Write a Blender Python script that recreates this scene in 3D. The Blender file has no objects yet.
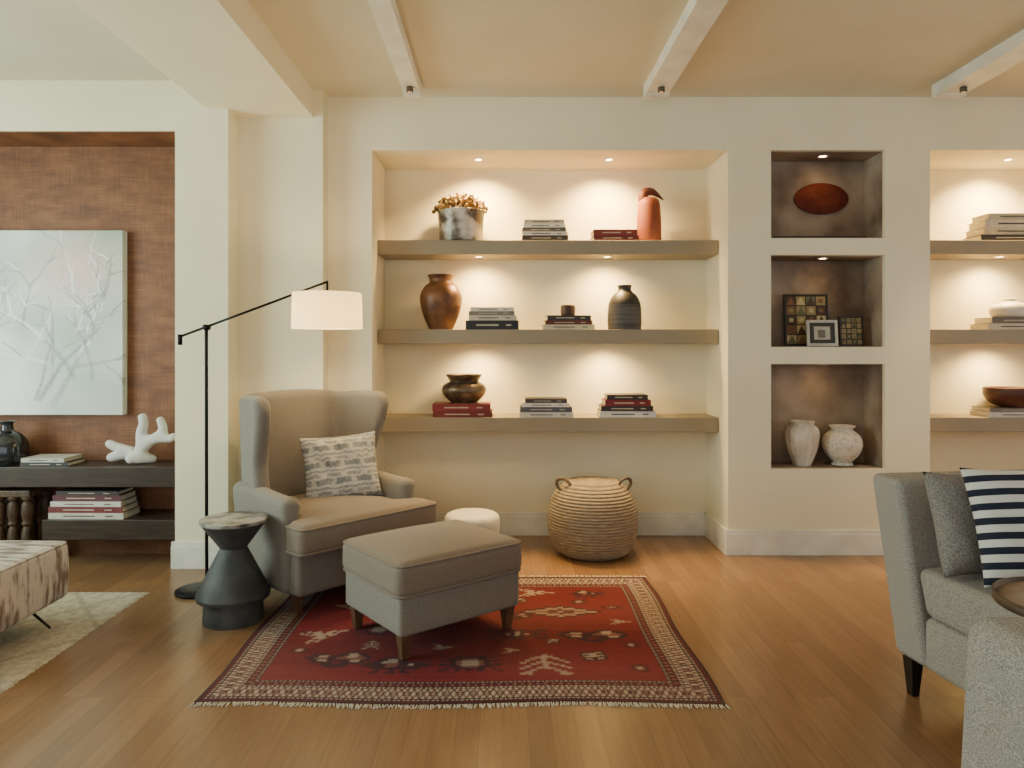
import bpy, bmesh, math, random
import numpy as np
from mathutils import Vector, Matrix, Euler
random.seed(4); np.random.seed(4)
F=720.0; CAMH=1.3
def X(px,d): return (px-504)*d/F
def Z(py,d): return CAMH-(py-350)*d/F
SC=bpy.context.scene
# ------------------------------------------------------------------ materials
def lin(c):
    out=[]
    for v in c[:3]:
        v=v/255.0
        out.append(v/12.92 if v<=0.04045 else ((v+0.055)/1.055)**2.4)
    return out
def lc(c): return tuple(lin(c))+(1.0,)
def base_mat(name):
    m=bpy.data.materials.new(name); m.use_nodes=True
    nt=m.node_tree
    return m,nt,nt.nodes['Principled BSDF']
def ramp(nt,stops):
    r=nt.nodes.new('ShaderNodeValToRGB')
    el=r.color_ramp.elements
    while len(el)<len(stops): el.new(0.5)
    for e,(p,c) in zip(el,stops):
        e.position=p; e.color=lc(c)
    return r
def M(name,rgb,rough=.6,metal=0,rgb2=None,vs=6,st=(1,1,1),bump=0,bs=120,lo=.35,hi=.65,detail=4,emit=None,es=0,bst=None,bd=.01,spec=None,sheen=0,trans=0):
    m,nt,b=base_mat(name)
    b.inputs['Roughness'].default_value=rough; b.inputs['Metallic'].default_value=metal
    if spec is not None: b.inputs['Specular IOR Level'].default_value=spec
    if sheen: b.inputs['Sheen Weight'].default_value=sheen
    tc=nt.nodes.new('ShaderNodeTexCoord')
    mp=nt.nodes.new('ShaderNodeMapping'); mp.inputs['Scale'].default_value=st
    nt.links.new(tc.outputs['Object'],mp.inputs['Vector'])
    if rgb2 is None: rgb2=tuple(v*.92 for v in rgb)
    n=nt.nodes.new('ShaderNodeTexNoise'); n.inputs['Scale'].default_value=vs; n.inputs['Detail'].default_value=detail
    nt.links.new(mp.outputs['Vector'],n.inputs['Vector'])
    r=ramp(nt,[(lo,rgb2),(hi,rgb)])
    nt.links.new(n.outputs['Fac'],r.inputs['Fac']); nt.links.new(r.outputs['Color'],b.inputs['Base Color'])
    if bump:
        n2=nt.nodes.new('ShaderNodeTexNoise'); n2.inputs['Scale'].default_value=bs; n2.inputs['Detail'].default_value=3
        mp2=nt.nodes.new('ShaderNodeMapping'); mp2.inputs['Scale'].default_value=bst or (1,1,1)
        nt.links.new(tc.outputs['Object'],mp2.inputs['Vector'])
        nt.links.new(mp2.outputs['Vector'],n2.inputs['Vector'])
        bp=nt.nodes.new('ShaderNodeBump'); bp.inputs['Strength'].default_value=bump; bp.inputs['Distance'].default_value=bd
        nt.links.new(n2.outputs['Fac'],bp.inputs['Height']); nt.links.new(bp.outputs['Normal'],b.inputs['Normal'])
    if emit:
        b.inputs['Emission Color'].default_value=lc(emit); b.inputs['Emission Strength'].default_value=es
    return m
_cache={}
def C(rgb,rough=.6,metal=0):
    k=(rgb,rough,metal)
    if k not in _cache: _cache[k]=M('paint_%d_%d_%d'%rgb,rgb,rough,metal,vs=25)
    return _cache[k]

wall_m=M('cream_plaster',(243,234,204),.85,rgb2=(238,228,197),vs=2,bump=.05,bs=60)
ceil_m=M('ceiling_paint',(218,209,185),.9,rgb2=(213,203,178),vs=2)
trim_m=M('white_trim_paint',(242,239,225),.5)
shelf_m=M('taupe_shelf_lacquer',(152,139,116),.5,rgb2=(149,136,113),vs=3)
niche_m=M('brown_marbled_plaster',(184,166,146),.8,rgb2=(104,86,73),vs=3.0,detail=12,lo=.30,hi=.74,bump=.12,bs=20,spec=.2)
darkwood=M('espresso_wood',(64,48,38),.4,rgb2=(44,33,27),vs=5,st=(1,12,12))
legwood=M('walnut_leg',(112,82,58),.4,rgb2=(82,58,40),vs=12,st=(6,6,1))
black_metal=M('blackened_metal',(28,27,27),.4,.7)
chair_m=M('grey_taupe_linen',(142,134,124),.9,rgb2=(120,113,104),vs=260,bump=.25,bs=420,bd=.003,sheen=.15)
seat_m=M('taupe_linen_warm_lit',(140,126,111),.9,rgb2=(118,105,92),vs=260,bump=.25,bs=420,bd=.003,sheen=.15)  # same linen as the frame, browner: warm light painted into the cushion colour
tweed_m=M('grey_tweed',(180,175,168),.95,rgb2=(124,120,115),vs=260,bump=.3,bs=420,bd=.003,lo=.36,hi=.64,st=(1,1,1.5))
tweed2_m=M('grey_pillow_tweed',(160,156,150),.95,rgb2=(104,101,97),vs=240,bump=.3,bs=400,bd=.003,lo=.36,hi=.64)
pages_m=C((226,218,200),.9)
white_cer=C((228,222,212),.35)

# floor
def floor_mat():
    m,nt,b=base_mat('oak_floor')
    tc=nt.nodes.new('ShaderNodeTexCoord'); mp=nt.nodes.new('ShaderNodeMapping')
    mp.inputs['Rotation'].default_value=(0,0,math.radians(90))
    nt.links.new(tc.outputs['Object'],mp.inputs['Vector'])
    br=nt.nodes.new('ShaderNodeTexBrick'); br.offset=.37; br.offset_frequency=3
    br.inputs['Scale'].default_value=1; br.inputs['Brick Width'].default_value=1.35; br.inputs['Row Height'].default_value=.083
    br.inputs['Mortar Size'].default_value=.0006; br.inputs['Mortar Smooth'].default_value=.3; br.inputs['Bias'].default_value=0
    br.inputs['Color1'].default_value=lc((153,117,84)); br.inputs['Color2'].default_value=lc((137,103,73)); br.inputs['Mortar'].default_value=lc((112,82,57))
    nt.links.new(mp.outputs['Vector'],br.inputs['Vector'])
    mp2=nt.nodes.new('ShaderNodeMapping'); mp2.inputs['Scale'].default_value=(22,1.3,1)
    nt.links.new(tc.outputs['Object'],mp2.inputs['Vector'])
    n=nt.nodes.new('ShaderNodeTexNoise'); n.inputs['Scale'].default_value=3; n.inputs['Detail'].default_value=6; n.inputs['Distortion'].default_value=.6
    nt.links.new(mp2.outputs['Vector'],n.inputs['Vector'])
    r=ramp(nt,[(.3,(236,231,226)),(.7,(255,255,255))]); nt.links.new(n.outputs['Fac'],r.inputs['Fac'])
    mx=nt.nodes.new('ShaderNodeMix'); mx.data_type='RGBA'; mx.blend_type='MULTIPLY'; mx.inputs['Factor'].default_value=.8
    nt.links.new(br.outputs['Color'],mx.inputs['A']); nt.links.new(r.outputs['Color'],mx.inputs['B'])
    nt.links.new(mx.outputs['Result'],b.inputs['Base Color'])
    b.inputs['Roughness'].default_value=.25
    bp=nt.nodes.new('ShaderNodeBump'); bp.inputs['Strength'].default_value=.10; bp.inputs['Distance'].default_value=.002; bp.invert=True
    nt.links.new(br.outputs['Fac'],bp.inputs['Height']); nt.links.new(bp.outputs['Normal'],b.inputs['Normal'])
    return m
floor_m=floor_mat()
def grass_mat():
    m,nt,b=base_mat('brown_grasscloth')
    tc=nt.nodes.new('ShaderNodeTexCoord')
    outs=[]
    for s in ((3,3,170),(170,3,3),(4,4,9)):
        mp=nt.nodes.new('ShaderNodeMapping'); mp.inputs['Scale'].default_value=s
        nt.links.new(tc.outputs['Object'],mp.inputs['Vector'])
        n=nt.nodes.new('ShaderNodeTexNoise'); n.inputs['Scale'].default_value=1.6; n.inputs['Detail'].default_value=4; n.inputs['Distortion'].default_value=.4
        nt.links.new(mp.outputs['Vector'],n.inputs['Vector']); outs.append(n)
    a=nt.nodes.new('ShaderNodeMath'); a.operation='ADD'
    nt.links.new(outs[0].outputs['Fac'],a.inputs[0]); nt.links.new(outs[1].outputs['Fac'],a.inputs[1])
    a2=nt.nodes.new('ShaderNodeMath'); a2.operation='ADD'
    nt.links.new(a.outputs[0],a2.inputs[0]); nt.links.new(outs[2].outputs['Fac'],a2.inputs[1])
    h=nt.nodes.new('ShaderNodeMath'); h.operation='MULTIPLY'; h.inputs[1].default_value=.3333
    nt.links.new(a2.outputs[0],h.inputs[0])
    r=ramp(nt,[(.37,(92,54,31)),(.5,(124,77,46)),(.63,(148,97,61))])
    nt.links.new(h.outputs[0],r.inputs['Fac']); nt.links.new(r.outputs['Color'],b.inputs['Base Color'])
    b.inputs['Roughness'].default_value=.6
    bp=nt.nodes.new('ShaderNodeBump'); bp.inputs['Strength'].default_value=.3; bp.inputs['Distance'].default_value=.004
    nt.links.new(h.outputs[0],bp.inputs['Height']); nt.links.new(bp.outputs['Normal'],b.inputs['Normal'])
    return m
grass_m=grass_mat()
def stripe_mat(name,axis,period,duty,ca,cb,warp=0):
    m,nt,b=base_mat(name)
    tc=nt.nodes.new('ShaderNodeTexCoord'); sp=nt.nodes.new('ShaderNodeSeparateXYZ')
    nt.links.new(tc.outputs['Object'],sp.inputs[0])
    mu=nt.nodes.new('ShaderNodeMath'); mu.operation='MULTIPLY'; mu.inputs[1].default_value=1/period
    nt.links.new(sp.outputs[axis],mu.inputs[0])
    fr=nt.nodes.new('ShaderNodeMath'); fr.operation='FRACT'; nt.links.new(mu.outputs[0],fr.inputs[0])
    gt=nt.nodes.new('ShaderNodeMath'); gt.operation='GREATER_THAN'; gt.inputs[1].default_value=duty
    nt.links.new(fr.outputs[0],gt.inputs[0])
    mx=nt.nodes.new('ShaderNodeMix'); mx.data_type='RGBA'; mx.inputs['A'].default_value=lc(ca); mx.inputs['B'].default_value=lc(cb)
    nt.links.new(gt.outputs[0],mx.inputs['Factor']); nt.links.new(mx.outputs['Result'],b.inputs['Base Color'])
    b.inputs['Roughness'].default_value=.9
    return m
def attr_mat(name,rough=.95,bump=.4,bs=500,spec=.15):
    m,nt,b=base_mat(name)
    a=nt.nodes.new('ShaderNodeVertexColor'); a.layer_name='Col'
    nt.links.new(a.outputs['Color'],b.inputs['Base Color']); b.inputs['Roughness'].default_value=rough
    b.inputs['Specular IOR Level'].default_value=spec
    tc=nt.nodes.new('ShaderNodeTexCoord')
    n=nt.nodes.new('ShaderNodeTexNoise'); n.inputs['Scale'].default_value=bs; nt.links.new(tc.outputs['Object'],n.inputs['Vector'])
    bp=nt.nodes.new('ShaderNodeBump'); bp.inputs['Strength'].default_value=bump; bp.inputs['Distance'].default_value=.003
    nt.links.new(n.outputs['Fac'],bp.inputs['Height']); nt.links.new(bp.outputs['Normal'],b.inputs['Normal'])
    return m

# ------------------------------------------------------------------ mesh builder
class MB:
    def __init__(s): s.v=[]; s.f=[]; s.mi=[]; s.sm=[]
    def add(s,vs,fs,mi=0,smooth=False):
        o=len(s.v); s.v+= [tuple(v) for v in vs]
        for f in fs: s.f.append([i+o for i in f]); s.mi.append(mi); s.sm.append(smooth)
        return s
    def box(s,x0,x1,y0,y1,z0,z1,mi=0,mat=None):
        vs=[(x,y,z) for x in (x0,x1) for y in (y0,y1) for z in (z0,z1)]
        if mat is not None: vs=[mat@Vector(v) for v in vs]
        return s.add(vs,[(0,1,3,2),(4,6,7,5),(0,4,5,1),(2,3,7,6),(0,2,6,4),(1,5,7,3)],mi)
    def lathe(s,prof,seg=48,c=(0,0,0),sx=1,sy=1,mi=0,fn=None,mat=None,mif=None):
        vs=[];rows=[]
        for r,z in prof:
            if r<1e-6: rows.append([len(vs)]); vs.append((0,0,z))
            else:
                row=[]
                for i in range(seg):
                    a=2*math.pi*i/seg; row.append(len(vs)); vs.append((r*math.cos(a)*sx,r*math.sin(a)*sy,z))
                rows.append(row)
        fs=[];ms=[]
        for (A,B),(pa,pb) in zip(zip(rows,rows[1:]),zip(prof,prof[1:])):
            if len(A)==1 and len(B)==1: continue
            for i in range(seg):
                j=(i+1)%seg
                if len(A)==1: fs.append((A[0],B[j],B[i]))
                elif len(B)==1: fs.append((A[i],A[j],B[0]))
                else: fs.append((A[i],A[j],B[j],B[i]))
                ms.append(mif((pa[1]+pb[1])/2) if mif else mi)
        if fn: vs=[fn(*v) for v in vs]
        if mat is not None: vs=[tuple(mat@Vector(v)) for v in vs]
        vs=[(v[0]+c[0],v[1]+c[1],v[2]+c[2]) for v in vs]
        s.add(vs,fs,mi,True)
        s.mi[-len(ms):]=ms
        return s
    def tube(s,pts,r,seg=10,closed=False,mi=0):
        pts=[Vector(p) for p in pts]; n=len(pts)
        rs=r if isinstance(r,(list,tuple)) else [r]*n
        vs=[];up=None
        for i,p in enumerate(pts):
            if closed: t=(pts[(i+1)%n]-pts[i-1])
            else: t=(pts[min(i+1,n-1)]-pts[max(i-1,0)])
            t.normalize()
            if up is None:
                up=Vector((0,0,1)) if abs(t.z)<.9 else Vector((1,0,0))
            side=t.cross(up); side.normalize(); up=side.cross(t); up.normalize()
            for k in range(seg):
                a=2*math.pi*k/seg
                vs.append(p+(side*math.cos(a)+up*math.sin(a))*rs[i])
        fs=[]
        for i in range(n if closed else n-1):
            j=(i+1)%n
            for k in range(seg):
                l=(k+1)%seg; fs.append((i*seg+k,j*seg+k,j*seg+l,i*seg+l))
        if not closed:
            fs.append(tuple(range(seg))); fs.append(tuple(range(n*seg-1,(n-1)*seg-1,-1)))
        return s.add(vs,fs,mi,True)
    def soft(s,size,r,c=(0,0,0),fn=None,n=(6,6,6),cs=3,mi=0):
        h=[x/2 for x in size]; ax=[]
        for a in range(3):
            inn=h[a]-r
            zo=[inn+r*math.tan(math.pi/4*i/cs) for i in range(1,cs+1)]
            li=[-inn+2*inn*i/n[a] for i in range(n[a]+1)]
            ax.append([-q for q in reversed(zo)]+li+zo)
        L=[len(a)-1 for a in ax]; idx={};vs=[]
        def V(i,j,k):
            key=(i,j,k)
            if key in idx: return idx[key]
            p=Vector((ax[0][i],ax[1][j],ax[2][k]))
            q=Vector([max(-(h[a]-r),min(h[a]-r,p[a])) for a in range(3)])
            d=p-q
            if d.length>0: d.normalize(); d*=r
            p=q+d
            p=(p.x+c[0],p.y+c[1],p.z+c[2])
            if fn: p=fn(*p)
            idx[key]=len(vs); vs.append(p); return idx[key]
        fs=[]
        for i in range(L[0]):
            for j in range(L[1]):
                fs.append((V(i,j,0),V(i,j+1,0),V(i+1,j+1,0),V(i+1,j,0)))
                fs.append((V(i,j,L[2]),V(i+1,j,L[2]),V(i+1,j+1,L[2]),V(i,j+1,L[2])))
        for i in range(L[0]):
            for k in range(L[2]):
                fs.append((V(i,0,k),V(i+1,0,k),V(i+1,0,k+1),V(i,0,k+1)))
                fs.append((V(i,L[1],k),V(i,L[1],k+1),V(i+1,L[1],k+1),V(i+1,L[1],k)))
        for j in range(L[1]):
            for k in range(L[2]):
                fs.append((V(0,j,k),V(0,j,k+1),V(0,j+1,k+1),V(0,j+1,k)))
                fs.append((V(L[0],j,k),V(L[0],j+1,k),V(L[0],j+1,k+1),V(L[0],j,k+1)))
        return s.add(vs,fs,mi,True)
    def leg(s,x,y,z0,z1,a0,a1,dx=0,dy=0,mi=0):
        vs=[]
        for (z,a,ox,oy) in ((z0,a0,dx,dy),(z1,a1,0,0)):
            for sx,sy in ((-1,-1),(1,-1),(1,1),(-1,1)): vs.append((x+ox+sx*a,y+oy+sy*a,z))
        return s.add(vs,[(3,2,1,0),(4,5,6,7),(0,1,5,4),(1,2,6,5),(2,3,7,6),(3,0,4,7)],mi)
    def build(s,name,mats,parent=None,bevel=0,loc=None,rot=None):
        me=bpy.data.meshes.new(name); me.from_pydata(s.v,[],s.f)
        for m in (mats if isinstance(mats,(list,tuple)) else [mats]): me.materials.append(m)
        me.polygons.foreach_set('material_index',s.mi); me.polygons.foreach_set('use_smooth',s.sm)
        me.update()
        bm=bmesh.new(); bm.from_mesh(me); bmesh.ops.recalc_face_normals(bm,faces=bm.faces); bm.to_mesh(me); bm.free()
        ob=bpy.data.objects.new(name,me); SC.collection.objects.link(ob)
        if parent: ob.parent=parent
        if loc: ob.location=loc
        if rot: ob.rotation_euler=rot
        if bevel:
            b=ob.modifiers.new('b','BEVEL'); b.width=bevel; b.segments=2; b.limit_method='ANGLE'
        return ob
def top(o,label,cat,group=None):
    o['label']=label; o['category']=cat
    if group: o['group']=group
    return o
def empty(name,loc,rotz=0):
    e=bpy.data.objects.new(name,None); e.empty_display_size=.1; SC.collection.objects.link(e)
    e.location=loc; e.rotation_euler=(0,0,rotz); return e
def struct(o): o['kind']='structure'; return o
def cr(pts,n=6):
    out=[];P=[pts[0]]+list(pts)+[pts[-1]]
    for i in range(1,len(P)-2):
        p0,p1,p2,p3=[np.array(q,float) for q in P[i-1:i+3]]
        for k in range(n):
            t=k/n
            q=.5*((2*p1)+(-p0+p2)*t+(2*p0-5*p1+4*p2-p3)*t*t+(-p0+3*p1-3*p2+p3)*t**3)
            out.append(tuple(q))
    out.append(tuple(pts[-1])); return out
def prof(pts,n=6):
    zm=min(p[1] for p in pts)
    return [(max(0,r),max(zm,z)) for r,z in cr(pts,n)]
def interp(x,xs,ys): return float(np.interp(x,xs,ys))

# ------------------------------------------------------------------ room shell
H=2.906; YB=5.2; YF=-3.0
w=MB()
w.box(-1.12,-.838,4.57,YB,0,H); w.box(-.838,1.422,4.57,YB,2.569,H); w.box(-.838,1.422,5.06,YB,0,2.569)
w.box(1.422,1.695,4.57,YB,0,H)
for a,b in ((0,.545),(1.211,1.319),(1.903,2.011),(2.569,H)): w.box(1.695,2.418,4.57,YB,a,b)
w.box(1.695,2.418,4.84,YB,0,H)
w.box(2.418,2.704,4.57,YB,0,H); w.box(2.704,5.2,4.57,YB,2.569,H); w.box(2.704,5.2,5.06,YB,0,2.569)
w.box(-1.644,-1.12,4.45,YB,0,H); w.box(-1.96,-1.644,4.29,YB,0,H); w.box(-4.4,-1.96,4.29,YB,2.604,H)
struct(w.build('wall_back',wall_m))
struct(MB().box(-4.4,-1.96,4.6,YB,0,2.599).build('wall_alcove',grass_m))
struct(MB().box(-4.4,-1.96,4.292,4.6,2.598,2.604).build('wall_alcove_soffit',grass_m))
struct(MB().box(-4.5,-4.4,YF,YB,0,H).build('wall_left',wall_m))
struct(MB().box(5.2,5.3,YF,YB,0,H).build('wall_right',wall_m))
struct(MB().box(-4.5,5.3,YF,YB,-.1,0).build('floor',floor_m))
struct(MB().box(-4.5,5.3,YF,YB,H,H+.1).build('ceiling',ceil_m))
struct(MB().box(-1.77,-1.178,YF,4.45,2.736,H).build('trim_1',wall_m))
for i,(a,b) in enumerate(((-.60,-.50),(.85,.985),(2.60,2.76))):
    t=MB().box(a,b,YF,4.36,2.835,H); t.box(a-.004,b+.004,4.30,4.37,2.825,H)
    struct(t.build('trim_%d'%(i+2),trim_m))
for z0,z1 in ((.545,1.211),(1.319,1.903),(2.011,2.569)):
    e=.005
    for bx in ((1.695,2.418,4.832,4.84,z0,z1),(1.695,1.695+e,4.60,4.832,z0,z1),(2.418-e,2.418,4.60,4.832,z0,z1),(1.70,2.413,4.60,4.832,z0,z0+e),(1.70,2.413,4.60,4.832,z1-e,z1)):
        struct(MB().box(*bx).build('wall_niche',niche_m))
def baseboard(nm,segs):
    b=MB()
    for x0,x1,y0,y1 in segs:
        b.box(x0,x1,y0,y1,0,.135)
        g=.006
        b.box(x0+(g if x1-x0<.05 and x0<0 else 0),x1,y0+(g if y1-y0<.05 else 0),y1,.135,.16)
    struct(b.build(nm,trim_m,bevel=.002))
T=.018
baseboard('baseboard_main',[(1.422-T,2.704+T,4.57-T,4.57)])
baseboard('baseboard_pilaster',[(-1.12,-.838+T,4.57-T,4.57),(-.838,-.838+T,4.57,5.06)])
baseboard('baseboard_alcove',[(-.838,1.422,5.06-T,5.06),(1.422-T,1.422,4.57,5.06)])
baseboard('baseboard_far',[(2.704,5.2,5.06-T,5.06)])
baseboard('baseboard_recess',[(-1.644,-1.12+T,4.45-T,4.45)])
baseboard('baseboard_column',[(-1.96-T,-1.644+T,4.29-T,4.29),(-1.644,-1.644+T,4.29,4.45)])

# shelves
SH=[.853,1.436,2.027]; ST=.095
for z in SH:
    o=MB().box(-.834,1.418,4.76,5.058,z-ST,z).build('floating_shelf',shelf_m,bevel=.003)
    top(o,'thick taupe floating shelf spanning the lit cream alcove','shelf','alcove shelves')
for z in SH:
    o=MB().box(2.71,5.195,4.76,5.058,z-ST,z).build('floating_shelf',shelf_m,bevel=.003)
    top(o,'thick taupe floating shelf in the second lit alcove','shelf','second alcove shelves')
# recessed lights + spots
glow=M('lamp_glow',(255,230,180),.5,emit=(255,205,140),es=25)
dimlens=M('spot_lens',(120,104,84),.3,emit=(255,190,120),es=1.0)
WARM=(1.0,.67,.25)
def puck(x,y,z,energy,size=150,blend=1.0,lab='small round recessed downlight glowing warm under the shelf',soft=.05,tilt=0):
    p=MB(); p.lathe([(.022,-.001),(.034,-.004),(.036,0)],24,mi=0); p.lathe([(0,-.0015),(.022,-.0015)],24,mi=1)
    o=p.build('recessed_light',[trim_m,glow],loc=(x,y,z)); top(o,lab,'light','recessed downlights')
    L=bpy.data.lights.new('spot','SPOT'); L.energy=energy; L.color=WARM; L.spot_size=math.radians(size); L.spot_blend=blend; L.shadow_soft_size=soft
    lo=bpy.data.objects.new('spot_lamp',L); lo.location=(x,y,z-.02); SC.collection.objects.link(lo); lo.rotation_euler=(math.radians(tilt),0,0)
for xs in ((-.17,.70),(3.36,4.4)):
    for x in xs:
        puck(x,4.80,2.569,150,size=128,lab='small round recessed downlight in the alcove ceiling',tilt=18,soft=.035)
        puck(x,4.88,SH[2]-ST,60,tilt=10); puck(x,4.88,SH[1]-ST,44,tilt=10)
for z in (1.206,1.898,2.564): puck(2.08,4.70,z,1.3,lab='small round recessed downlight in the brown niche')
for x in (-.55,.9175,2.68):
    e=empty('beam_spotlight',(x,4.20,2.835))
    m=MB(); m.lathe([(0,-.004),(.012,-.004),(.012,0),(0,0)],16); m.lathe([(0,-.03),(.020,-.03),(.020,-.004),(0,-.004)],24); m.build('housing',C((92,80,66),.5),e)
    m=MB(); m.lathe([(0,-.0308),(.012,-.0308)],24); m.build('lens',dimlens,e)
    top(e,'tiny round dark spotlight fixed beneath a ceiling beam end','light','beam spotlights')
    L=bpy.data.lights.new('spot','SPOT'); L.energy=85 if x>0 else 40; L.color=(1,.74,.42); L.spot_size=math.radians(32); L.spot_blend=.8; L.shadow_soft_size=.03
    lo=bpy.data.objects.new('spot_lamp',L); lo.location=(x,4.20,2.79); lo.rotation_euler=(math.radians(5),0,0); SC.collection.objects.link(lo)

# ------------------------------------------------------------------ lathe things
def vase(name,px,d,zb,pts,mat,label,cat='vase',seg=48,n=6,**k):
    o=MB().lathe(prof(pts,n),seg,**k).build(name,mat,loc=(X(px,d),d,zb)); return top(o,label,cat)
copper=M('copper_glaze',(142,98,68),.42,.3,rgb2=(88,58,40),vs=7,detail=6)
bronze=M('bronze',(122,106,90),.35,.65,rgb2=(72,58,48),vs=9)
D=4.88; k=D/F
vase('copper_vase',441,D,SH[1],[(0,0),(.075,0),(.082,.01),(.118,.09),(.141,.18),(.140,.24),(.11,.295),(.082,.318),(.080,.345),(.092,.368),(.085,.37),(.07,.345),(.07,.3),(0,.28)],copper,'round-shouldered copper-brown glazed vase with flared lip')
dk=MB().lathe(prof([(0,0),(.1,0),(.112,.02),(.114,.1),(.106,.18),(.078,.235),(.048,.262),(.044,.285),(.05,.3),(.04,.3),(.03,.27),(0,.26)],6),48,mif=lambda z:1 if z>.17 else 0)
o=dk.build('dark_vase',[M('grey_ribbed_ceramic',(98,92,88),.65,rgb2=(66,62,60),vs=3,st=(1,1,14)),C((52,46,44),.5)],loc=(X(624.5,D),D,SH[1]))
top(o,'charcoal ceramic vase with darker shoulders and narrow neck','vase')
jug=empty('ceramic_jug',(X(649,D),D,SH[2]))
terr=M('terracotta_red',(168,90,54),.6,rgb2=(134,64,40),vs=6)
MB().lathe([(0,0),(.074,0),(.080,.004),(.083,.02),(.081,.16),(.075,.25),(.066,.285),(.05,.30),(.0,.30)],40).build('body',terr,jug)
sp=MB(); rr_=[.030,.031,.032,.033,.034,.034,.034,.034,.033,.032,.031,.030,.029,.028,.027,.026,.025,.023,.021,.019,.017,.015,.013,.011,.009,.007,.006,.004,.003]
sp.tube(cr([(-.036,0,.270),(-.042,0,.300),(-.034,0,.330),(-.010,0,.346),(.022,0,.344),(.050,0,.328),(.076,0,.308),(.098,0,.290)],4),rr_,12)
sp.build('spout',M('dark_terracotta',(104,52,36),.6),jug)
top(jug,'tall terracotta jug with bird-like beaked dark top','jug')
pl=empty('flower_pot',(X(461,D),4.872,SH[2]))
pot_m=M('marbled_silver_glaze',(205,198,184),.4,.3,rgb2=(84,74,66),vs=9,detail=8,lo=.42,hi=.6)
MB().lathe(prof([(0,0),(.13,0),(.142,.006),(.15,.1),(.156,.19),(.152,.21),(.14,.21),(.136,.18),(0,.17)],5),48).build('pot',pot_m,pl)
fl=MB()
for i in range(420):
    a=random.uniform(0,2*math.pi); q_=math.sqrt(random.random()); rr=.185*q_; hh=.19+.14*math.sqrt(max(0,1-q_**2))*random.uniform(.45,1)
    cx,cy=rr*math.cos(a),.155*q_*math.sin(a)
    R=Euler((random.uniform(-1,1)+cy*5,random.uniform(-1,1)+cx*5,random.uniform(0,6))).to_matrix()
    s=random.uniform(.008,.017); np_=6
    vs=[R@Vector((0,0,-s*.4))]+[R@Vector((s*math.cos(2*math.pi*q/np_),s*math.sin(2*math.pi*q/np_),s*.3*(1 if q%2 else -.3))) for q in range(np_)]
    vs=[(v.x+cx,v.y+cy,v.z+hh) for v in vs]
    fl.add(vs,[(0,1+q,1+(q+1)%np_) for q in range(np_)],0 if i%3 else 1)
for i in range(40):
    a=random.uniform(0,2*math.pi); fl.tube([(.03*math.cos(a),.03*math.sin(a),.172),(.13*math.cos(a),.13*math.sin(a),.26)],.002,4)
f=fl.build('dried_flowers',[C((150,118,66),.85),C((84,62,38),.85)],pl); f['kind']='stuff'
top(pl,'silver marbled pot filled with dried golden flowers','plant')
def bowlpts(s): return [(r*s,z*s) for r,z in [(0,0),(.08,0),(.09,.008),(.13,.045),(.15,.085),(.14,.12),(.11,.142),(.10,.152),(.122,.19),(.114,.19),(.09,.152),(0,.135)]]
# books
def book(cx,cy,z,wd,dp,th,col,cw,where,group,rot=0):
    b=MB(); t=.0035
    b.box(-wd/2,wd/2,-dp/2,dp/2,0,t,0); b.box(-wd/2,wd/2,-dp/2,dp/2,th-t,th,0); b.box(-wd/2,wd/2,-dp/2,-dp/2+t,t,th-t,0)
    b.box(-wd/2+.004,wd/2-.004,-dp/2+t,dp/2-.006,t,th-t,1)
    lum=sum(col)/3; foil=(70,62,56) if lum>140 else (190,178,152)
    y=-dp/2-.0006
    if th>.02:
        b.box(-wd*.30,wd*.12,y,-dp/2,th*.40,th*.58,2); b.box(wd*.26,wd*.36,y,-dp/2,th*.40,th*.58,2)
    o=b.build('book',[C(col,.55),pages_m,C(foil,.6)],loc=(cx,cy,z),rot=(0,0,rot))
    return top(o,'%s hardcover book lying flat %s'%(cw,where),'book',group)
def stack(px,d,z,lst,where,group,dp=.2):
    kk=d/F; yc=d
    for i,(wp,tp,col,cw) in enumerate(lst):
        th=tp*kk
        book(X(px,d)+random.uniform(-.006,.006),yc+random.uniform(-.005,.005),z,wp*kk,dp-i*.006,th-.0005,col,cw,where,group,random.uniform(-.03,.03))
        z+=th
    return z
DK='dark brown';CR='cream';RD='dark red';GY='grey'
stack(544,D,SH[2],[(45,5,(62,50,44),DK),(44,4,(222,214,198),CR),(43,4,(96,88,80),GY),(41,4,(226,220,206),CR),(39,4,(190,180,162),'beige')],'on the top shelf','books on the top alcove shelf')
stack(613,D,SH[2],[(44,5,(92,30,28),RD),(43,6,(120,44,38),RD)],'beside the red jug','red books on the top alcove shelf')
stack(493,D,SH[1],[(52,9,(44,42,46),'black'),(47,5,(204,194,172),CR),(45,4,(128,118,108),GY),(43,4,(222,214,200),'off-white')],'beside the copper vase','books beside the copper vase')
zb=stack(567,D,SH[1],[(51,5,(208,196,166),CR),(46,4,(104,44,36),RD),(43,5,(58,54,54),'black')],'under a small pot','books under the small pot')
vase('small_pot',568,D,zb,[(0,0),(.04,0),(.048,.01),(.05,.045),(.046,.07),(.04,.07),(.038,.05),(0,.04)],C((72,48,34),.4,.3),'tiny dark bronze pot standing on a book stack','pot')
zb=stack(463,D,SH[0],[(58,6,(112,34,34),RD),(57,7,(132,42,42),RD)],'under the bronze bowl','red books under the bronze bowl')
vase('bronze_bowl',464,D,zb,bowlpts(1.0),bronze,'round bronze bowl with flared lip on red books','bowl')
stack(545,D,SH[0],[(53,5,(214,208,196),CR),(51,5,(88,86,96),'slate grey'),(46,4,(228,222,210),'off-white'),(41,4,(74,64,62),DK)],'on the lowest shelf','books on the lowest alcove shelf')
stack(625,D,SH[0],[(55,6,(226,218,206),CR),(51,5,(52,44,44),'black'),(45,6,(126,38,40),RD),(40,5,(56,42,44),DK)],'near the shelf end','books at the end of the lowest shelf')
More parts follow.
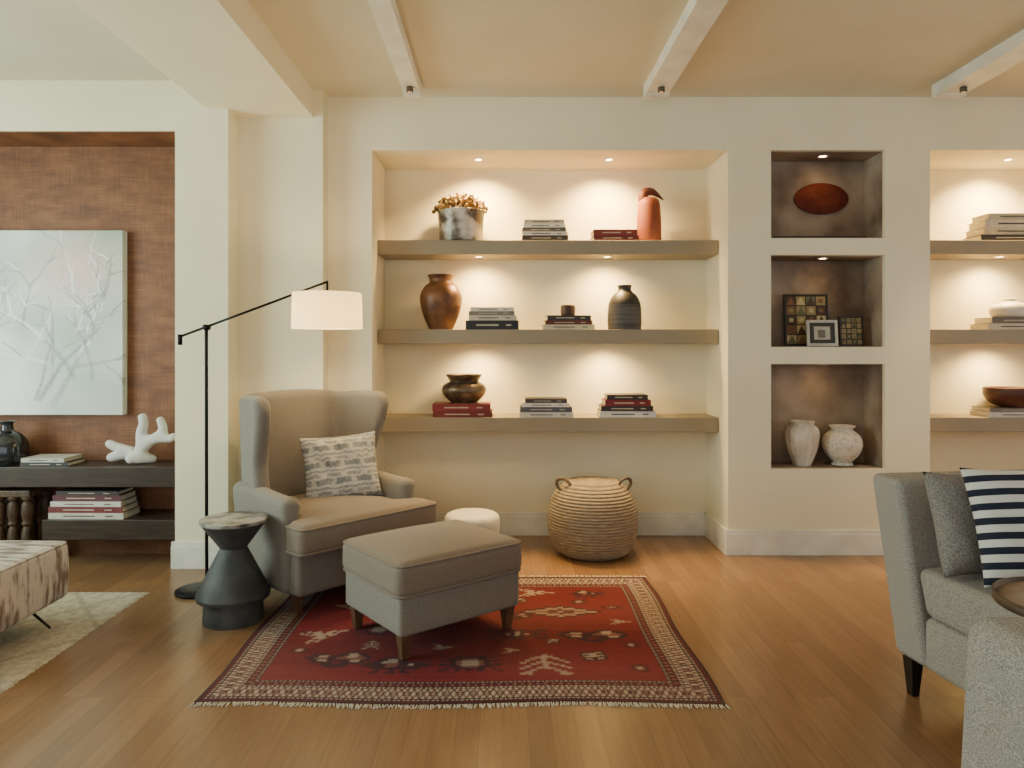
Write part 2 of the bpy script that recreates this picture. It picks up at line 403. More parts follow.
stack(1008,D,SH[2],[(72,6,(50,42,40),'black'),(66,7,(200,188,162),'beige'),(62,8,(222,212,190),CR),(56,6,(186,178,160),GY)],'on the second alcove shelf','books on the second alcove top shelf')
zb=stack(1010,D,SH[1],[(62,6,(210,200,176),CR),(56,6,(110,100,92),GY)],'under a white bowl','books under the white bowl')
vase('lidded_bowl',1010,D,zb,[(0,0),(.08,0),(.105,.01),(.118,.035),(.118,.065),(.10,.088),(.05,.104),(.03,.115),(.035,.13),(0,.135)],white_cer,'white ceramic lidded bowl standing on books','bowl')
zb=stack(1012,D,SH[0],[(68,5,(222,214,200),CR),(62,4,(122,112,104),GY)],'under a red bowl','books under the dark red bowl')
vase('dark_red_bowl',1012,4.86,zb+.001,[(0,0),(.07,0),(.08,.004),(.13,.03),(.165,.08),(.168,.125),(.16,.13),(.15,.1),(.12,.05),(0,.03)],C((84,46,40),.45),'dark reddish brown lacquered bowl on books','bowl')
nz=.55
rib=lambda x,y,z:(x*(1+.03*math.cos(14*math.atan2(y,x))),y*(1+.03*math.cos(14*math.atan2(y,x))),z)
vase('white_vase',802,4.70,nz,[(0,0),(.05,0),(.056,.01),(.088,.10),(.103,.19),(.095,.24),(.07,.265),(.075,.285),(.066,.285),(.055,.26),(0,.25)],M('chalk_ceramic',(226,216,200),.6,rgb2=(196,184,166),vs=10),'tall chalk-white ribbed ceramic vase in the niche',seg=112,fn=rib)
vase('round_vase',842,4.70,nz,[(0,0),(.06,0),(.064,.014),(.055,.02),(.1,.07),(.122,.13),(.11,.19),(.07,.225),(.066,.238),(.082,.255),(.072,.256),(.056,.23),(0,.21)],M('scratched_ceramic',(222,212,196),.55,rgb2=(196,180,160),vs=60,detail=8,lo=.38,hi=.5),'bulbous pale cream footed vase with fine crackle')
pq=MB().lathe([(0,-.006),(.97,-.006),(1,-.003),(1,.0),(.97,.003),(0,.003)],64,mat=Matrix.Diagonal((.182,.106,1,1)))
o=pq.build('wall_plaque',M('matte_rust',(116,60,48),.95,rgb2=(98,50,42),vs=14,spec=.03),loc=(X(823,4.8),4.825,Z(198,4.8)),rot=(math.radians(90),0,0))
top(o,'oval matte rust-red plaque mounted on marbled niche wall','wall art')
o=MB().box(-.30,.30,-.035,.035,0,.022).build('wooden_tray',C((52,36,30),.5),loc=(2.05,4.70,2.0165),bevel=.005); top(o,'flat dark wooden tray lying in the niche','tray')
def frame(name,px0,px1,py0,zb,d,tilt,fm,pm,label,b=.012,mat=0):
    wd=(px1-px0)*d/F; ht=Z(py0,d)-zb
    e=empty(name,(X((px0+px1)/2,d),d,zb+.001)); e.rotation_euler=(math.radians(-tilt),0,0)
    m=MB(); m.box(-wd/2,wd/2,-.008,.008,0,b); m.box(-wd/2,wd/2,-.008,.008,ht-b,ht); m.box(-wd/2,-wd/2+b,-.008,.008,b,ht-b); m.box(wd/2-b,wd/2,-.008,.008,b,ht-b)
    m.build('frame',fm,e,bevel=.001)
    m=MB(); m.box(-wd/2+b,wd/2-b,-.002,.006,b,ht-b,0)
    mats=[pm[0]]
    if mat==1:
        mats+=pm[1:]
        nx,nz_=4,5; cw=(wd-2*b)/nx; ch=(ht-2*b)/nz_
        for i in range(nx):
            for j in range(nz_):
                g=.003; x0=-wd/2+b+i*cw+g; z0=b+j*ch+g; x1=x0+cw-2*g; z1=z0+ch-2*g
                q=random.randrange(1,len(pm)); q2=random.randrange(1,len(pm))
                m.box(x0,x1,-.005,-.002,z0,z1,q)
                if random.random()<.5: m.box(x0+cw*.25,x1-cw*.25,-.007,-.005,z0+ch*.25,z1-ch*.25,q2)
                else: m.add([(x0,-.0065,z0),(x1,-.0065,z0),((x0+x1)/2,-.0065,z1)],[(0,1,2)],q2)
    elif mat==2:
        mats+=pm[1:]; m.box(-wd*.26,wd*.26,-.0035,-.002,ht*.25,ht*.75,1); m.box(-wd*.14,wd*.10,-.0045,-.0035,ht*.32,ht*.62,2)
    m.build('picture',mats,e); return top(e,label,'picture frame')
nz=1.324
frame('picture_frame',785,829,294,nz,4.76,5,C((36,30,24),.4),[C((34,30,26)),C((150,134,88)),C((100,104,76)),C((190,176,132)),C((74,52,36)),C((122,86,56))],'dark frame holding a collage of gold and green tiles',mat=1)
frame('picture_frame',807,838,320,nz,4.67,6,C((206,202,192),.3,.6),[C((60,56,50)),C((190,184,166)),C((116,108,98))],'small silver frame with a dark mat and pale picture',mat=2,b=.018)
frame('picture_frame',840,864,316,nz,4.70,6,C((52,40,30),.4),[C((44,40,32)),C((136,116,80)),C((86,90,66)),C((160,140,98))],'small dark frame with patterned brown tiles',mat=1,b=.01)

# ------------------------------------------------------------------ basket
def basket():
    e=empty('woven_basket',(.568,4.62,0))
    N=24
    T_=[0,.04,.10,.20,.32,.45,.58,.70,.80,.88,.94,1]; R_=[.195,.226,.250,.270,.282,.286,.284,.274,.258,.236,.212,.178]
    Hh=.450
    fine=prof(list(zip(R_,T_)),5); ft=[p[1] for p in fine]; fr_=[p[0] for p in fine]
    def R(t): return interp(t,ft,fr_)
    pts=[(0,.001),(.18,.001)]
    for i in range(N):
        for q in range(8):
            t=(i+q/8)/N; pts.append((R(t)+.0085*math.sin(math.pi*q/8)**.7-.006,max(.001,t*Hh)))
    NL=9; r0=R(1)
    nb=len(pts)
    pts+=[(r0-.002,Hh)]
    for i in range(NL):
        for q in range(5):
            rr=r0-.006-(i+q/5)/NL*(r0-.008); pts.append((max(0.001,rr),Hh+.006+.008*(1-(rr/r0)**2)+.006*math.sin(math.pi*q/5)))
    pts.append((0,Hh+.015))
    rope=M('seagrass_rope',(160,142,118),.9,rgb2=(132,115,93),vs=18,st=(1,1,5))
    drk=M('dark_rope',(118,101,80),.85,rgb2=(88,74,58),vs=60)
    MB().lathe(pts[:nb+1],128).build('body',rope,e)
    MB().lathe(pts[nb:],96).build('lid',rope,e)
    for a in (math.radians(200),math.radians(-15)):
        c=Vector((math.cos(a),math.sin(a),0)); t=Vector((-math.sin(a),math.cos(a),0)); t=(t*.55+Vector((1,0,0))*.835*(1 if t.x>=0 else -1)).normalized()
        P=[c*(.205+.010*math.sin(2*math.pi*i/28))+t*.046*math.cos(2*math.pi*i/28)+Vector((0,0,.448+.040*math.sin(2*math.pi*i/28))) for i in range(28)]
        m=MB(); m.tube(P,[.0105+.0015*math.sin(i*2.4) for i in range(28)],10,True)
        m.build('handle',drk,e)
    top(e,'round coiled taupe rope basket with two loop handles','basket')
basket()
st=MB().lathe(prof([(0,0),(.12,0),(.135,.012),(.15,.1),(.165,.22),(.168,.27),(.158,.305),(.13,.322),(.06,.33),(0,.331)],6),56)
top(st.build('drum_stool',M('off_white_ceramic',(232,228,216),.5),loc=(X(472,4.33),4.33,0)),'round off-white stool with soft edges on the oak floor','stool')

# ------------------------------------------------------------------ rug
def make_rug():
    W,Hh=1.95,1.47; s=.004; nx=int(W/s)+1; ny=int(Hh/s)+1
    u=np.linspace(0,W,nx); v=np.linspace(0,Hh,ny); U,V=np.meshgrid(u,v)
    red=np.array(lin((120,46,50))); dred=np.array(lin((88,36,42))); navy=np.array(lin((54,43,50))); cream=np.array(lin((194,177,159))); brown=np.array(lin((82,50,52))); rose=np.array(lin((150,102,94)))
    col=np.zeros((ny,nx,3)); col[:]=red
    ab=.85+.15*np.sin(V*9+.6*np.sin(U*3))+.06*np.random.randn(ny,1)+.05*np.random.randn(ny,nx)
    col*=ab[...,None]
    eu=np.minimum(U,W-U); ev=np.minimum(V,Hh-V); e=np.minimum(eu,ev); hor=ev<=eu
    S=np.where(hor,U,V)
    def put(mask,c): col[mask]=c
    put(e<.176,navy*1.0)
    put((e>=.010)&(e<.022),dred)
    g1=(e>=.026)&(e<.036); put(g1,cream*.8); put(g1&(((S/.018)%1)<.5),brown)
    c=(e-.042)/.072; b=(e>=.042)&(e<.114); put(b,cream*.82)
    p=.050; tri=np.abs(((S/p)%1)-.5)*2; alt=(np.floor(S/p)%2)
    put(b&(np.abs(tri-c)<.15),brown); put(b&(np.abs((1-tri)-c)<.13),dred)
    dd=np.abs(((S/p)%1)-.5)/.20+np.abs(c-.5)/.28
    put(b&(dd<.85)&(alt<.5),navy); put(b&(dd<.85)&(alt>.5),dred); put(b&(dd<.35),cream)
    g2=(e>=.120)&(e<.130); put(g2,cream*.8); put(g2&(((S/.018)%1)<.5),brown)
    put((e>=.134)&(e<.160),dred); g3=(e>=.139)&(e<.155); put(g3&(((S/.030)%1)<.55),rose*.8); put(g3&(((S/.030)%1)<.2),navy)
    g4=(e>=.164)&(e<.172); put(g4,cream*.65); put(g4&(((S/.018)%1)<.5),navy)
    bm={
    'tree':["....#....","...###...","..#.#.#..",".#..#..#.","#..###..#","..#.#.#..",".#..#..#.","#..###..#","..#...#..",".#.....#.","##.....##"],
    'dia':[".......o.......",".....oo#oo.....","...oo##r##oo...",".oo##rrorr##oo.","o##rroo#oorr##o",".oo##rrorr##oo.","...oo##r##oo...",".....oo#oo.....",".......o......."],
    'hook':["oo..oo.oo..oo","o.oo.ooo.oo.o","..o..o#o..o..","oooo#o#o#oooo","..o..o#o..o..","o.oo.ooo.oo.o","oo..oo.oo..oo"],
    'bird':["....ooo.......","...oo##oo...o.","..oo###ooooo.",".oooorroo#oooo","ooooorroooooo.","..ooooooooo...","...o..o.o.....","..oo.oo.oo...."],
    'leaf':["........ooo...","..ooo..oo##oo.",".oo##ooor##roo","oorrroorrrrrro",".oo##ooooo##oo","..oooo..ooooo.","....oooooo....",".....oooo....."],
    'box':["oooooooo","o######o","ooo##ooo","o######o","oooooooo","o##oo##o","oooooooo"],
    'arrow':["#.#.........",".#.##.......","..###.##....","...####.###.","..###.##....",".#.##.......","#.#........."],
    'star':["o..o.o.o..o",".o.ooooo.o.","..oorrroo..","ooor###rooo","..or###ro..","ooor###rooo","..oorrroo..",".o.ooooo.o.","o..o.o.o..o"]}
    for k_ in bm:
        w_=max(len(r_) for r_ in bm[k_]); bm[k_]=[r_.ljust(w_,'.') for r_ in bm[k_]]
    cmap={'#':cream*.66,'o':navy*.95,'r':rose*.6}
    jx=.003*np.sin(V*60+U*23)+.003*np.random.randn(ny,nx); jy=.003*np.sin(U*55+V*31)+.0025*np.random.randn(ny,nx)
    def stamp(kind,wx,wy,cell=.017,rot=0,asp=1.0):
        B=bm[kind]; h=len(B); w_=len(B[0]); cu,cv=wx+1.14,wy-2.64
        du=U-cu+jx; dv=V-cv+jy; ca,sa=math.cos(rot),math.sin(rot)
        a=(du*ca+dv*sa)/cell/asp+w_/2; b_=h/2-(-du*sa+dv*ca)/cell
        ia=np.floor(a).astype(int); ib=np.floor(b_).astype(int)
        ok=(ia>=0)&(ia<w_)&(ib>=0)&(ib<h)&(e>.18)
        arr=np.array([list(r) for r in B])
        for ch,cc in cmap.items():
            mk=np.zeros_like(ok); mk[ok]=(arr[ib[ok],ia[ok]]==ch)
            col[mk]=cc*.84+col[mk]*.16
    stamp('tree',.17,2.96,.0175,asp=1.35); stamp('box',.38,3.04,.013,rot=.2); stamp('leaf',.40,3.26,.018,asp=1.3); stamp('dia',.28,3.56,.020,asp=1.35)
    stamp('arrow',.18,3.84,.017); stamp('bird',.44,3.82,.014); stamp('leaf',-.70,3.01,.020); stamp('bird',-.44,2.96,.019,asp=1.15); stamp('star',-.14,2.98,.017,asp=1.4)
    stamp('arrow',-.80,3.28,.019,rot=.5); stamp('star',-.58,3.34,.018); stamp('hook',.06,3.28,.016,asp=1.3); stamp('tree',-.05,3.66,.016); stamp('bird',-.45,3.62,.018)
    stamp('dia',-.75,3.64,.016); stamp('leaf',.05,3.50,.012)
    for kd,wx,wy,cl in (('star',.55,2.93,.008),('arrow',.56,3.43,.009),('hook',.54,3.62,.008),('arrow',-.26,3.14,.009),('tree',-.58,3.16,.008),('box',.08,3.73,.009),('star',.38,3.70,.008),('star',.02,3.88,.010),('box',.22,3.20,.007),('star',.56,3.16,.007),('arrow',.04,3.10,.007),('star',-.88,3.10,.007)):
        stamp(kd,wx,wy,cl)
    bl=col.copy()
    bl[1:-1,1:-1]=(col[1:-1,1:-1]*4+col[:-2,1:-1]+col[2:,1:-1]+col[1:-1,:-2]+col[1:-1,2:])/8
    col=bl*(1+.07*np.random.randn(ny,nx))[...,None]
    fade=.5+.5*np.sin(U*4.1+1.3*np.sin(V*3.7))*np.sin(V*5.3+U)
    dust=np.array(lin((146,112,104))); col=col*(1-.16*fade[...,None])+dust*(.16*fade[...,None])
    col=np.clip(col,0.002,1)
    xs=-.165+(U-W/2)+.008*np.sin(V*7)*(np.abs(U/W-.5)*2)**4; ys=2.64+V+.012*np.sin(U*5.2+.5)*(1-V/Hh)**3
    zs=np.full_like(U,.006)
    me=bpy.data.meshes.new('rug_pile'); n=nx*ny
    co=np.stack([xs,ys,zs],-1).reshape(-1,3)
    I=np.arange(n).reshape(ny,nx); q=np.stack([I[:-1,:-1],I[:-1,1:],I[1:,1:],I[1:,:-1]],-1).reshape(-1,4)
    ring=list(I[0,:])+list(I[1:,-1])+list(I[-1,-2::-1])+list(I[-2:0:-1,0])
    ring=np.array(ring); low=co[ring].copy(); low[:,2]=.0005
    allco=np.concatenate([co,low]); m_=len(ring); li=np.arange(m_)+n
    sk=np.stack([ring,li,np.roll(li,-1),np.roll(ring,-1)],-1)
    faces=np.concatenate([q,sk])
    me.vertices.add(len(allco)); me.vertices.foreach_set('co',allco.ravel())
    me.loops.add(faces.size); me.loops.foreach_set('vertex_index',faces.ravel().astype(np.int32))
    me.polygons.add(len(faces)); me.polygons.foreach_set('loop_start',(np.arange(len(faces))*4).astype(np.int32))
    me.update(calc_edges=True)
    at=me.color_attributes.new('Col','FLOAT_COLOR','POINT')
    cc=np.ones((len(allco),4)); cc[:n,:3]=col.reshape(-1,3); cc[n:,:3]=navy
    at.data.foreach_set('color',cc.ravel())
    me.materials.append(attr_mat('persian_wool'))
    e=empty('persian_rug',(0,0,0)); e.location=(-.165,3.385,0)
    o=bpy.data.objects.new('pile',me); SC.collection.objects.link(o); o.parent=e; o.location=(.165,-3.385,0)
    fr=MB()
    for i in range(360):
        for yb,sg in ((2.64,-1),(2.64+Hh,1)):
            u_=W*i/359
            x=-.165+(u_-W/2)+random.uniform(-.003,.003)
            y0=yb+(.012*math.sin(u_*5.2+.5) if sg<0 else 0); l=random.uniform(.010,.026)+.010*(.5+.5*math.sin(u_*19)*math.sin(u_*7.3)); dx=random.uniform(-.010,.010)
            fr.tube([(x,y0,.004),(x+dx,y0+sg*l,.0028)],.0023,4)
    f=fr.build('fringe',C((220,208,188),.95),e,loc=(.165,-3.385,0)); f['kind']='stuff'
    top(e,'crimson woven oriental rug with navy and cream motifs','rug')
make_rug()
# cream rug
cr_m=M('cream_wool',(200,190,170),.98,rgb2=(178,166,146),vs=30,bump=.5,bs=150,bd=.008,lo=.4,hi=.6)
cr_line=M('taupe_line_wool',(176,164,144),.98,vs=40)
g=MB(); nx,ny=160,196; x0,x1,y0,y1=-3.9,-1.90,1.4,3.85; vs=[];fa=[];fb=[]
for j in range(ny+1):
    for i in range(nx+1):
        x=x0+(x1-x0)*i/nx; y=y0+(y1-y0)*j/ny
        ed=min(i,nx-i,j,ny-j)
        z=.001 if ed==0 else .009+random.uniform(-.001,.001)
        if ed==0: x+=random.uniform(-.005,.005); y+=random.uniform(-.005,.005)
        vs.append((x,y,z))
for j in range(ny):
    for i in range(nx):
        a=j*(nx+1)+i; x=x0+(x1-x0)*(i+.5)/nx; y=y0+(y1-y0)*(j+.5)/ny
        dia=abs(((x+y*.8)*1.9)%1-.5)<.03 or abs(((x-y*.8)*1.9)%1-.5)<.03
        (fb if dia else fa).append((a,a+1,a+nx+2,a+nx+1))
g.v=vs
for L_,mi_ in ((fa,0),(fb,1)):
    for f_ in L_: g.f.append(f_); g.mi.append(mi_); g.sm.append(True)
top(g.build('wool_rug',[cr_m,cr_line]),'cream wool rug with faint taupe diamond lines','rug')

# ------------------------------------------------------------------ wingback chair
TH=math.radians(47)
ch=empty('wingback_armchair',(-1.015,4.005,.0065),TH)
def bodyfn(x,y,z): return (x*(1-.14*max(0,y+.1)),y,z)
MB().soft((.74,.65,.24),.03,(0,-.045,.205),bodyfn,(6,6,3)).build('base',chair_m,ch)
def smooth(a,b,t):
    t=max(0,min(1,(t-a)/(b-a))); return t*t*(3-2*t)
def seatfn(x,y,z):
    s=1-.29*smooth(-.34,-.27,y)
    if z>.38: z+=.032*(1-(x/.43)**2)*(1-((y+.1)/.37)**2)
    return (x*s,y,z)
sc=MB().soft((.87,.69,.15),.042,(.015,-.135,.382),seatfn,(10,20,2),4)
def rr_path(hx,hy,z,r,c=(0,0),fn=None,n=6,m=14):
    P=[]
    for qx,qy,a0 in ((1,-1,-90),(1,1,0),(-1,1,90),(-1,-1,180)):
        for i in range(n+1):
            a=math.radians(a0+90*i/n); P.append((qx*(hx-r)+r*math.cos(a)+c[0],qy*(hy-r)+r*math.sin(a)+c[1],z))
    Q=[]
    for i in range(len(P)):
        a=P[i];b=P[(i+1)%len(P)]; L=math.dist(a,b); k_=max(1,int(L/.03))
        for t in range(k_): Q.append(tuple(a[j]+(b[j]-a[j])*t/k_ for j in range(3)))
    return [fn(*p) for p in Q] if fn else Q
sc.tube(rr_path(.431,.341,.440,.042,(.015,-.135),seatfn),.006,6,True); sc.tube(rr_path(.431,.341,.324,.042,(.015,-.135),seatfn),.006,6,True)
sc.build('seat_cushion',seat_m,ch)
half=cr([(0,.272),(.18,.268),(.264,.248),(.310,.195),(.328,.12),(.342,.03),(.358,-.05),(.374,-.11)],10)
full=[(-x,y) for x,y in reversed(half[1:])]+half
cum=[0]
for a_,b_ in zip(full,full[1:]): cum.append(cum[-1]+math.dist(a_,b_))
LT=cum[-1]; fx=[p[0] for p in full]; fy=[p[1] for p in full]
def pathp(s):
    d=(s+1)/2*LT; e_=.010
    x=interp(d,cum,fx); y=interp(d,cum,fy)
    x1=interp(min(LT,d+e_),cum,fx); y1=interp(min(LT,d+e_),cum,fy); x0=interp(max(0,d-e_),cum,fx); y0=interp(max(0,d-e_),cum,fy)
    tx,ty=x1-x0,y1-y0; l=math.hypot(tx,ty); return x,y,-ty/l,tx/l
def shell(x,y,z):
    s=max(-1,min(1,x/(LT/2))); t=(z-.32)/.73
    g=interp(t,[0,.2,.34,.42,.52,.64,.78,.90,.97,1.05],[.86,.86,.86,.84,.83,.88,.95,.98,.95,.88])
    a_=abs(s)
    if a_>.45: a_=.45+(a_-.45)*(g-.45)/.55
    s2=math.copysign(a_,s)
    px_,py_,nx_,ny_=pathp(s2)
    off=y
    if y<0: off=y*(1+1.25*max(0,1-(a_/.42)**2)*(.55+.45*math.sin(math.pi*max(0,min(1,t)))))
    X_=px_+nx_*off; Y_=py_+ny_*off
    tt=max(0,t)
    Y_+=.060*tt*(1-.75*smooth(.40,.8,a_)); X_+=math.copysign(.024*tt*smooth(.4,1,a_),s)
    bump=math.exp(-((a_-.78)/.18)**2)
    Z_=z+.016*max(0,1-(a_/.45)**2)*smooth(.8,1,t)+.006*bump*smooth(.7,1,t)-.006*math.exp(-((a_-.50)/.07)**2)*smooth(.8,1,t)
    return (X_,Y_,Z_)
m=MB(); m.soft((LT,.086,.76),.040,(0,0,.665),shell,(50,2,24),4); m.build('backrest',chair_m,ch)
def mkarm(sd):
    def fn(x,y,z):
        f_=smooth(.15,-.28,y)
        t=(z-.09)/.50
        x=x+sd*(.358+.010*smooth(.6,1,t)*(.4+.6*f_))
        if t>.70: x=sd*.368+(x-sd*.368)*(1+.20*smooth(.70,.88,t))
        z=z-.022*f_*smooth(.5,1,t)
        y=y+ (.03*smooth(0,1,1-t) if y<-.2 else 0)
        return (x,y,z)
    m=MB(); m.soft((.088,.57,.50),.042,(0,-.045,.34),fn,(2,8,12),4)
    m.build('armrest',chair_m,ch)
mkarm(-1); mkarm(1)
for x,y,dx,dy in ((-.335,-.30,0,-.008),(.335,-.30,0,-.008),(-.27,.22,-.01,.03),(.27,.22,.01,.03)):
    MB().leg(x,y,0,.095,.015,.024,dx,dy).build('leg',legwood,ch,bevel=.003)
top(ch,'grey-taupe linen wingback armchair with wooden legs beside a lamp','armchair')

# ottoman
ot=empty('ottoman',(-.335,3.355,.0065),math.radians(38))
MB().soft((.635,.52,.17),.018,(0,0,.19),None,(6,6,3)).build('base',chair_m,ot)
def ofn(x,y,z):
    if z>.36: z+=.030*(1-(x/.33)**2)*(1-(y/.27)**2)
    return (x,y,z)
oc=MB().soft((.67,.555,.155),.045,(0,0,.3375),ofn,(10,10,2),5)
oc.tube(rr_path(.329,.2715,.400,.045,(0,0),ofn),.006,6,True); oc.tube(rr_path(.329,.2715,.275,.045,(0,0)),.006,6,True)
oc.build('cushion',seat_m,ot)
for sx in (-1,1):
    for sy in (-1,1): MB().leg(sx*.275,sy*.215,0,.11,.016,.027).build('leg',legwood,ot,bevel=.003)
top(ot,'rectangular grey-taupe linen ottoman with piping on a red rug','ottoman')

# pillows
def pillow(w_,h_,t_,n=24):
    m=MB()
    for s in (-1,1):
        vs=[];fs=[]
        for j in range(n+1):
            for i in range(n+1):
                u=-1+2*i/n; v=-1+2*j/n
                x=u*w_/2*(1-.07*(1-v*v)*abs(u)); z=v*h_/2*(1-.07*(1-u*u)*abs(v))
                th=((1-u**4)*(1-v**4))**.62
                y=s*t_/2*th+.004*math.sin(u*9+v*5)*th
                vs.append((x,y,z))
        for j in range(n):
            for i in range(n):
                a=j*(n+1)+i; fs.append((a,a+1,a+n+2,a+n+1))
        m.add(vs,fs,0,True)
    return m
def finish(o):
    bm=bmesh.new(); bm.from_mesh(o.data); bmesh.ops.remove_doubles(bm,verts=bm.verts,dist=1e-5); bmesh.ops.recalc_face_normals(bm,faces=bm.faces); bm.to_mesh(o.data); bm.free()
    return o
def local(e,p):
    return Matrix.Translation(e.location)@e.rotation_euler.to_matrix().to_4x4()@Vector(p)
o=finish(pillow(.43,.375,.12,80).build('throw_pillow',attr_mat('ikat_cotton',.95,.3)))
at=o.data.color_attributes.new('Col','FLOAT_COLOR','POINT')
from mathutils import noise as mn
for i,v in enumerate(o.data.vertices):
    x,y,z=v.co; zz_=z+.010*mn.noise(Vector((x*40,z*15,2))); band=(zz_/.375+.5)*4.0; fz=band%1; bi=int(band)
    base=(206,204,196); cc=base
    xx_=x+.012*mn.noise(Vector((x*20,z*60,5)))
    zz=abs(((xx_/.11+ (bi%2)*.5)%1)-.5)*2
    if fz<.34: cc=(112,120,126) if zz<.78 else (186,184,176)
    elif fz<.42: cc=base
    elif fz<.60: cc=(152,148,142) if zz>.3 else base
    elif .72<fz<.84: cc=(134,140,144)
    nn_=mn.noise(Vector((x*90,y*90,z*30)))
    c_=lin(cc); bg=lin((200,198,190)); w_=max(0,min(1,.76+.35*nn_))
    jit=random.uniform(.88,1.08); at.data[i].color=tuple((c_[q]*w_+bg[q]*(1-w_))*jit for q in range(3))+(1,)
o.location=local(ch,(.11,-.03,.632)); o.rotation_euler=Euler((math.radians(-17),math.radians(-3),TH-math.radians(24)),'XYZ')
top(o,'square pillow with faded grey and cream ikat bands','pillow')

# ------------------------------------------------------------------ side table (hourglass)
s_=empty('side_table',(-1.305,3.475,0))
stone=M('weathered_charcoal_metal',(80,80,80),.6,.1,rgb2=(52,53,55),vs=9,bump=.3,bs=30,bd=.01)
def crisp(pts):   # double the rings at hard edges so cones stay straight and edges sharp
    out=[]
    for i,p in enumerate(pts):
        if 0<i<len(pts)-1 and p[0]>0:
            a=pts[i-1]; b=pts[i+1]
            for q in (a,b):
                L=math.dist(p,q); t=min(.25,.0025/max(L,1e-6)); 
                if q is a: out.append((p[0]+(q[0]-p[0])*t,p[1]+(q[1]-p[1])*t))
                else: out.append(p); out.append((p[0]+(q[0]-p[0])*t,p[1]+(q[1]-p[1])*t))
        else: out.append(p)
    return out
MB().lathe(crisp([(0,0),(.140,0),(.136,.104),(.168,.112),(.172,.130),(.062,.350),(.150,.468),(.150,.472),(0,.472)]),64).build('pedestal',stone,s_)
MB().lathe(crisp([(0,.472),(.154,.472),(.156,.488),(0,.488)]),64).build('table_top',M('grey_marble',(170,166,158),.3,rgb2=(72,70,68),vs=12,detail=8,lo=.40,hi=.58),s_)
top(s_,'dark hourglass drum side table with marbled round top','side table')

# ------------------------------------------------------------------ floor lamp
LD=3.87
lp=empty('floor_lamp',(-1.64,LD,0))
MB().lathe([(0,0),(.118,0),(.12,.004),(.12,.014),(.115,.018),(.02,.02),(0,.02)],56).build('base',black_metal,lp)
MB().tube(cr([(0,0,.018),(.03,0,.03),(.045,0,.07),(.042,0,.2),(.040,0,1.435)],8),.009,12).build('pole',black_metal,lp)
a0=Vector((-.101,0,1.372)); a1=Vector((.694,0,1.668))
am=MB(); am.tube([a0,a1],.0065,10); am.tube([a0+Vector((0,0,.012)),a0+Vector((0,0,-.045))],.012,12); am.build('arm',black_metal,lp)
pv=a0+(a1-a0)*.18
MB().lathe([(0,-.02),(.016,-.02),(.016,.02),(0,.02)],20,c=(pv.x,pv.y,pv.z-.004),mat=Matrix.Rotation(math.radians(90),4,'X')).build('joint',black_metal,lp)
sx=.69
def shade_mat():
    m,nt,b=base_mat('linen_shade')
    b.inputs['Base Color'].default_value=lc((246,238,216)); b.inputs['Roughness'].default_value=.9
    b.inputs['Emission Color'].default_value=lc((255,216,134)); b.inputs['Emission Strength'].default_value=2.2
    tr=nt.nodes.new('ShaderNodeBsdfTranslucent'); tr.inputs['Color'].default_value=lc((255,238,196))
    mx=nt.nodes.new('ShaderNodeMixShader'); mx.inputs['Fac'].default_value=.35
    nt.links.new(b.outputs[0],mx.inputs[1]); nt.links.new(tr.outputs[0],mx.inputs[2])
    nt.links.new(mx.outputs[0],nt.nodes['Material Output'].inputs['Surface']); return m
MB().lathe([(.187,1.415),(.182,1.605),(.180,1.605),(.185,1.415),(.187,1.415)],64,c=(sx,0,0)).build('lamp_shade',shade_mat(),lp)
hd=MB(); hd.tube([(sx,0,1.668),(sx,0,1.54)],.006,10); hd.lathe([(0,1.49),(.018,1.49),(.018,1.55),(0,1.55)],20,c=(sx,0,0))
for a in (0,2.09,4.19): hd.tube([(sx,0,1.595),(sx+.182*math.cos(a),.182*math.sin(a),1.6)],.002,6)
hd.build('socket',black_metal,lp)
MB().lathe(prof([(0,1.43),(.02,1.437),(.028,1.46),(.015,1.488),(0,1.49)],4),20,c=(sx,0,0)).build('light_bulb',glow,lp)
top(lp,'black adjustable-arm floor lamp with lit white drum shade','floor lamp')
pt=bpy.data.lights.new('bulb','POINT'); pt.energy=24; pt.color=(1,.74,.40); pt.shadow_soft_size=.04
po=bpy.data.objects.new('bulb_light',pt); po.location=(-1.64+sx,LD,1.50); SC.collection.objects.link(po)

